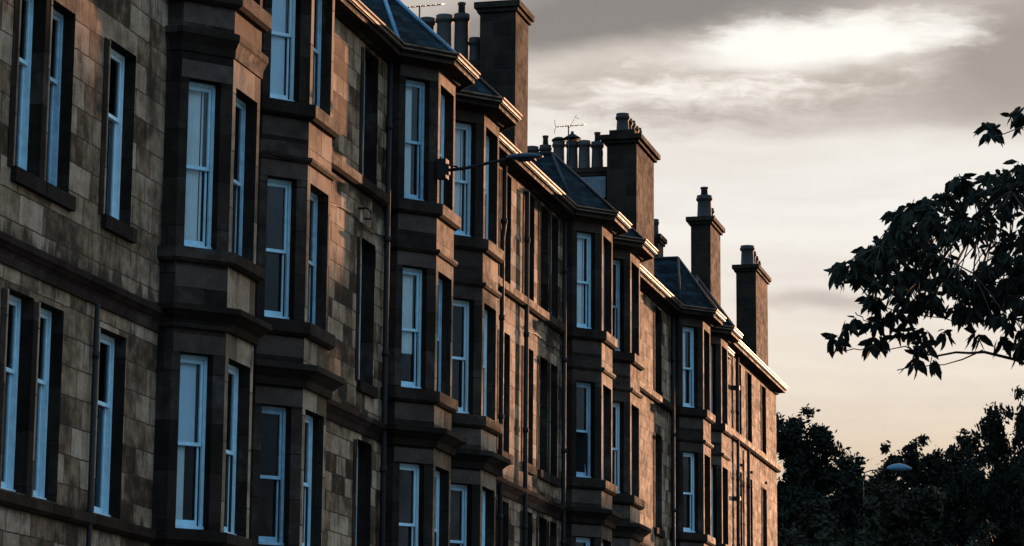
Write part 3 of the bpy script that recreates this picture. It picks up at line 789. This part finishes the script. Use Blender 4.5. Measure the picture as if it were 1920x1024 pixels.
def leaf(p, d, L, roll):
    d = d.normalized(); side = d.cross(Vector((math.cos(roll), math.sin(roll), .3))).normalized(); up = side.cross(d)
    w = L * .2
    a = p; b = p + d * L * .35 + up * L * .05; c = p + d * L * .72 + up * L * .02 - Vector((0, 0, L * .06)); t = p + d * L - Vector((0, 0, L * .16))
    l1, l2 = b + side * w - up * w * .3, c + side * w * .75 - up * w * .3
    r1, r2 = b - side * w - up * w * .3, c - side * w * .75 - up * w * .3
    i = [lv_.raw(v) for v in (a, b, c, t, l1, l2, r1, r2)]
    for f in ((0, 4, 1), (1, 4, 5, 2), (2, 5, 3), (0, 1, 6), (1, 2, 7, 6), (2, 3, 7)):
        lv_.f.append([i[j] for j in f]); lv_.m.append(lv_.mat('cherry'))
def cluster(c, n=8, L=.12, drop=1.):
    for _ in range(n):
        a = rnd.uniform(0, 6.28); d = Vector((math.cos(a) * .8, math.sin(a) * .8, -rnd.uniform(.35, 1.5) * drop))
        if rnd.random() < .2: d.z = rnd.uniform(-.2, .4)
        leaf(c + Vector((rnd.gauss(0, .012), rnd.gauss(0, .012), rnd.gauss(0, .012))), d, L * rnd.uniform(.7, 1.25), rnd.uniform(0, 6.28))
poly = [(1562, 515), (1605, 492), (1640, 462), (1668, 432), (1700, 395), (1745, 388), (1790, 372), (1850, 340), (1900, 318), (2000, 300), (2600, 250), (2600, 900), (2000, 720), (1925, 655), (1860, 628), (1790, 610), (1715, 600), (1660, 560), (1600, 530)]
def inside(x, y):
    c = False; j = len(poly) - 1
    for i in range(len(poly)):
        (xi, yi), (xj, yj) = poly[i], poly[j]
        if (yi > y) != (yj > y) and x < (xj - xi) * (y - yi) / (yj - yi) + xi: c = not c
        j = i
    return c
holes = [(1835, 478, 34), (1812, 500, 24), (1885, 430, 24), (1760, 470, 16), (1900, 480, 16), (1600, 488, 12), (1745, 520, 8), (1870, 590, 10), (1710, 490, 9), (1915, 560, 14), (1790, 560, 9), (1840, 615, 12)]
holes += [(rnd.uniform(1620, 1930), rnd.uniform(380, 640), rnd.uniform(6, 14)) for _ in range(75)]
for q_ in up_:
    for _ in range(9): cluster(q_ + Vector((rnd.gauss(0, .25), rnd.gauss(0, .25), rnd.gauss(0, .2))), 7, .1)
for _ in range(3000):
    x = rnd.uniform(1555, 1990) if rnd.random() < .62 else rnd.uniform(1990, 2600); y = rnd.uniform(250, 900)
    if not inside(x, y): continue
    if any(math.hypot(x - hx, (y - hy) * 1.3) < hr for hx, hy, hr in holes) and rnd.random() < .93: continue
    c = fp(x, y - 26, rnd.uniform(-.45, .55)); cluster(c, 7, .074)
    q = min((s for sg in segs for s in sg), key=lambda s: (s - c).length_squared)
    if (q - c).length < .45: bm_.tube([q, q.lerp(c, .5) + Vector((0, 0, .01)), c], [.005, .004, .002], 'bark', 4, False)
for x, y, n in ((1568, 508, 7), (1590, 512, 8), (1622, 500, 7), (1655, 446, 6), (1676, 398, 8), (1692, 396, 7), (1715, 392, 7), (1636, 560, 8), (1648, 566, 7), (1600, 600, 6), (1588, 612, 5), (1570, 634, 7), (1580, 640, 5), (1640, 606, 7), (1655, 600, 7), (1638, 640, 8), (1652, 636, 8), (1690, 618, 6), (1716, 622, 7), (1740, 625, 6), (1722, 650, 5), (1728, 645, 5), (1720, 672, 5), (1752, 676, 3), (1775, 620, 7),
                (1795, 332, 9), (1806, 340, 8), (1815, 352, 6), (1785, 338, 6), (1878, 325, 8), (1895, 322, 8), (1880, 344, 6), (1850, 232, 10), (1855, 240, 7), (1893, 214, 7), (1905, 212, 8), (1918, 218, 8), (1770, 366, 7), (1735, 375, 7), (1640, 566, 6), (1682, 585, 7), (1702, 598, 7), (1910, 650, 8), (1880, 636, 7), (1835, 622, 7)):
    cluster(fp(x, y - 12, rnd.uniform(-.1, .1)), int(n * 1.7), .09)
bm_.build('branches', ct, True); lv_.build('crown', ct)

# ------------------------------------------------------------------ sun and sky
SUN_AZ = A + R(14.5); SUN_EL = R(4.6)
sd = Vector((math.sin(SUN_AZ) * math.cos(SUN_EL), math.cos(SUN_AZ) * math.cos(SUN_EL), math.sin(SUN_EL)))
sl = bpy.data.lights.new('sun', 'SUN'); sl.energy = 4.2; sl.angle = R(.8); sl.color = (1., .53, .30)
so = bpy.data.objects.new('sun', sl); COL.objects.link(so)
so.rotation_euler = (-sd).to_track_quat('-Z', 'Y').to_euler(); so.location = (30, 40, 40)

w = bpy.data.worlds.new('World'); S.world = w; w.use_nodes = True
nt = w.node_tree; g = G(nt); bg = nt.nodes['Background']
tc = g.n('ShaderNodeTexCoord'); D = tc.outputs['Generated']
sx = g.n('ShaderNodeSeparateXYZ'); g.put(sx.inputs[0], D)
x, y, z = sx.outputs
yy = g.math('MAXIMUM', y, .08)
u = g.math('DIVIDE', x, yy); v = g.math('DIVIDE', z, yy)
uv = g.n('ShaderNodeCombineXYZ'); g.put(uv.inputs[0], u); g.put(uv.inputs[1], v); UV = uv.outputs[0]
sky = g.n('ShaderNodeTexSky', sky_type='NISHITA'); sky.sun_disc = False; sky.sun_elevation = SUN_EL; sky.sun_rotation = SUN_AZ
sky.air_density = 1.3; sky.dust_density = 1.5
nish = g.vec('MULTIPLY', sky.outputs[0], (.09, .09, .09))
# warped coordinates
nz = g.n('ShaderNodeTexNoise'); g.put(nz.inputs['Vector'], g.vec('MULTIPLY', UV, (14, 34, 1))); nz.inputs['Scale'].default_value = 1; nz.inputs['Detail'].default_value = 5; nz.inputs['Roughness'].default_value = .6
wv = g.vec('ADD', UV, g.vec('MULTIPLY', g.vec('SUBTRACT', nz.outputs['Color'], (.5, .5, .5)), (.060, .020, 0)))
def blob(px, py, rx, ry, rot=0., inner=.25, outer=1.):
    c = ray(px, py); k = 1.04 / 5200
    d = g.vec('SUBTRACT', wv, (c.x, c.z, 0))
    if rot:
        vr = g.n('ShaderNodeVectorRotate'); vr.rotation_type = 'Z_AXIS'; g.put(vr.inputs['Vector'], d); vr.inputs['Angle'].default_value = -rot; d = vr.outputs[0]
    l = g.vec('LENGTH', g.vec('MULTIPLY', d, (1 / (rx * k), 1 / (ry * k), 0)))
    return g.map(l, outer, inner)
base = g.ramp(g.math('MULTIPLY', v, 2.), [(.0, (.60, .44, .30)), (.24, (.77, .62, .47)), (.30, (.90, .80, .69)), (.36, (.90, .84, .77)), (.43, (.94, .92, .89)), (.48, (.90, .87, .83)), (.53, (.72, .66, .60)), (.62, (.5, .46, .44)), (1., (.42, .40, .40))])
tex = g.noise(g.vec('MULTIPLY', wv, (26, 95, 1)), 1., 6, .62)
c = g.mix(g.map(g.noise(g.vec('MULTIPLY', wv, (9, 60, 1)), 1., 5, .6), .3, .75, 0., .28), base, (.58, .50, .45))
mid = blob(1380, 165, 560, 95, R(4), .35, 1.15)
c = g.mix(g.math('MULTIPLY', mid, g.map(tex, .46, .64, .0, .72)), c, (.46, .40, .36))
c = g.mix(g.math('MULTIPLY', mid, g.map(tex, .52, .34, .0, .9)), c, (.98, .94, .88))
c = g.mix(g.math('MULTIPLY', blob(1620, 200, 560, 46, R(4), .2, 1.1), .55), c, (.50, .43, .39))
c = g.mix(g.math('MULTIPLY', blob(1180, 14, 620, 84, R(8), .35, 1.15), .9), c, (.24, .225, .22))
c = g.mix(g.math('MULTIPLY', blob(1930, 95, 300, 160, R(10), .3, 1.15), .85), c, (.36, .31, .285))
hb = g.math('ADD', blob(1530, 70, 400, 72, R(7), 0., 1.2), g.math('MULTIPLY', g.math('SUBTRACT', tex, .5), 1.1))
c = g.mix(g.map(hb, .12, .80), c, (1.03, 1.01, .97))
c = g.vec('MULTIPLY', c, (1.0, .99, .965))
c = g.mix(g.math('MULTIPLY', blob(1520, 556, 185, 34, R(-3), .1, 1.1), .62), c, (.46, .39, .35))
# the rest of the dome: cooler cloud and blue evening sky behind the camera
cl2 = g.noise(g.vec('MULTIPLY', D, (1., 1., 2.6)), 2.2, 6, .6)
back = g.mix(g.map(cl2, .42, .66), (.42, .92, 1.46), (.62, 1.0, 1.40))
back = g.mix(.35, back, nish, 'ADD')
back = g.mix(g.map(z, .05, .34), g.mix(g.map(g.noise(D, 7., 5, .7), .45, .62), (.03, .035, .04), (.42, .58, .72)), back)
side = g.mix(g.map(cl2, .4, .65), (.70, .68, .68), (.95, .88, .82))
front = g.map(y, .62, .93); 
mixbs = g.mix(g.map(g.vec('DOT_PRODUCT', D, (math.sin(SUN_AZ), math.cos(SUN_AZ), -.35)), -.15, .65), back, side)
allsky = g.mix(front, mixbs, c)
SK = .40
g.put(bg.inputs['Color'], allsky); bg.inputs['Strength'].default_value = SK

# ------------------------------------------------------------------ view
S.view_settings.view_transform = 'Standard'; S.view_settings.look = 'None'
S.view_settings.exposure = math.log2(1 / SK); S.view_settings.gamma = 1.0
S.render.engine = 'CYCLES'; S.cycles.max_bounces = 6; S.cycles.transparent_max_bounces = 12
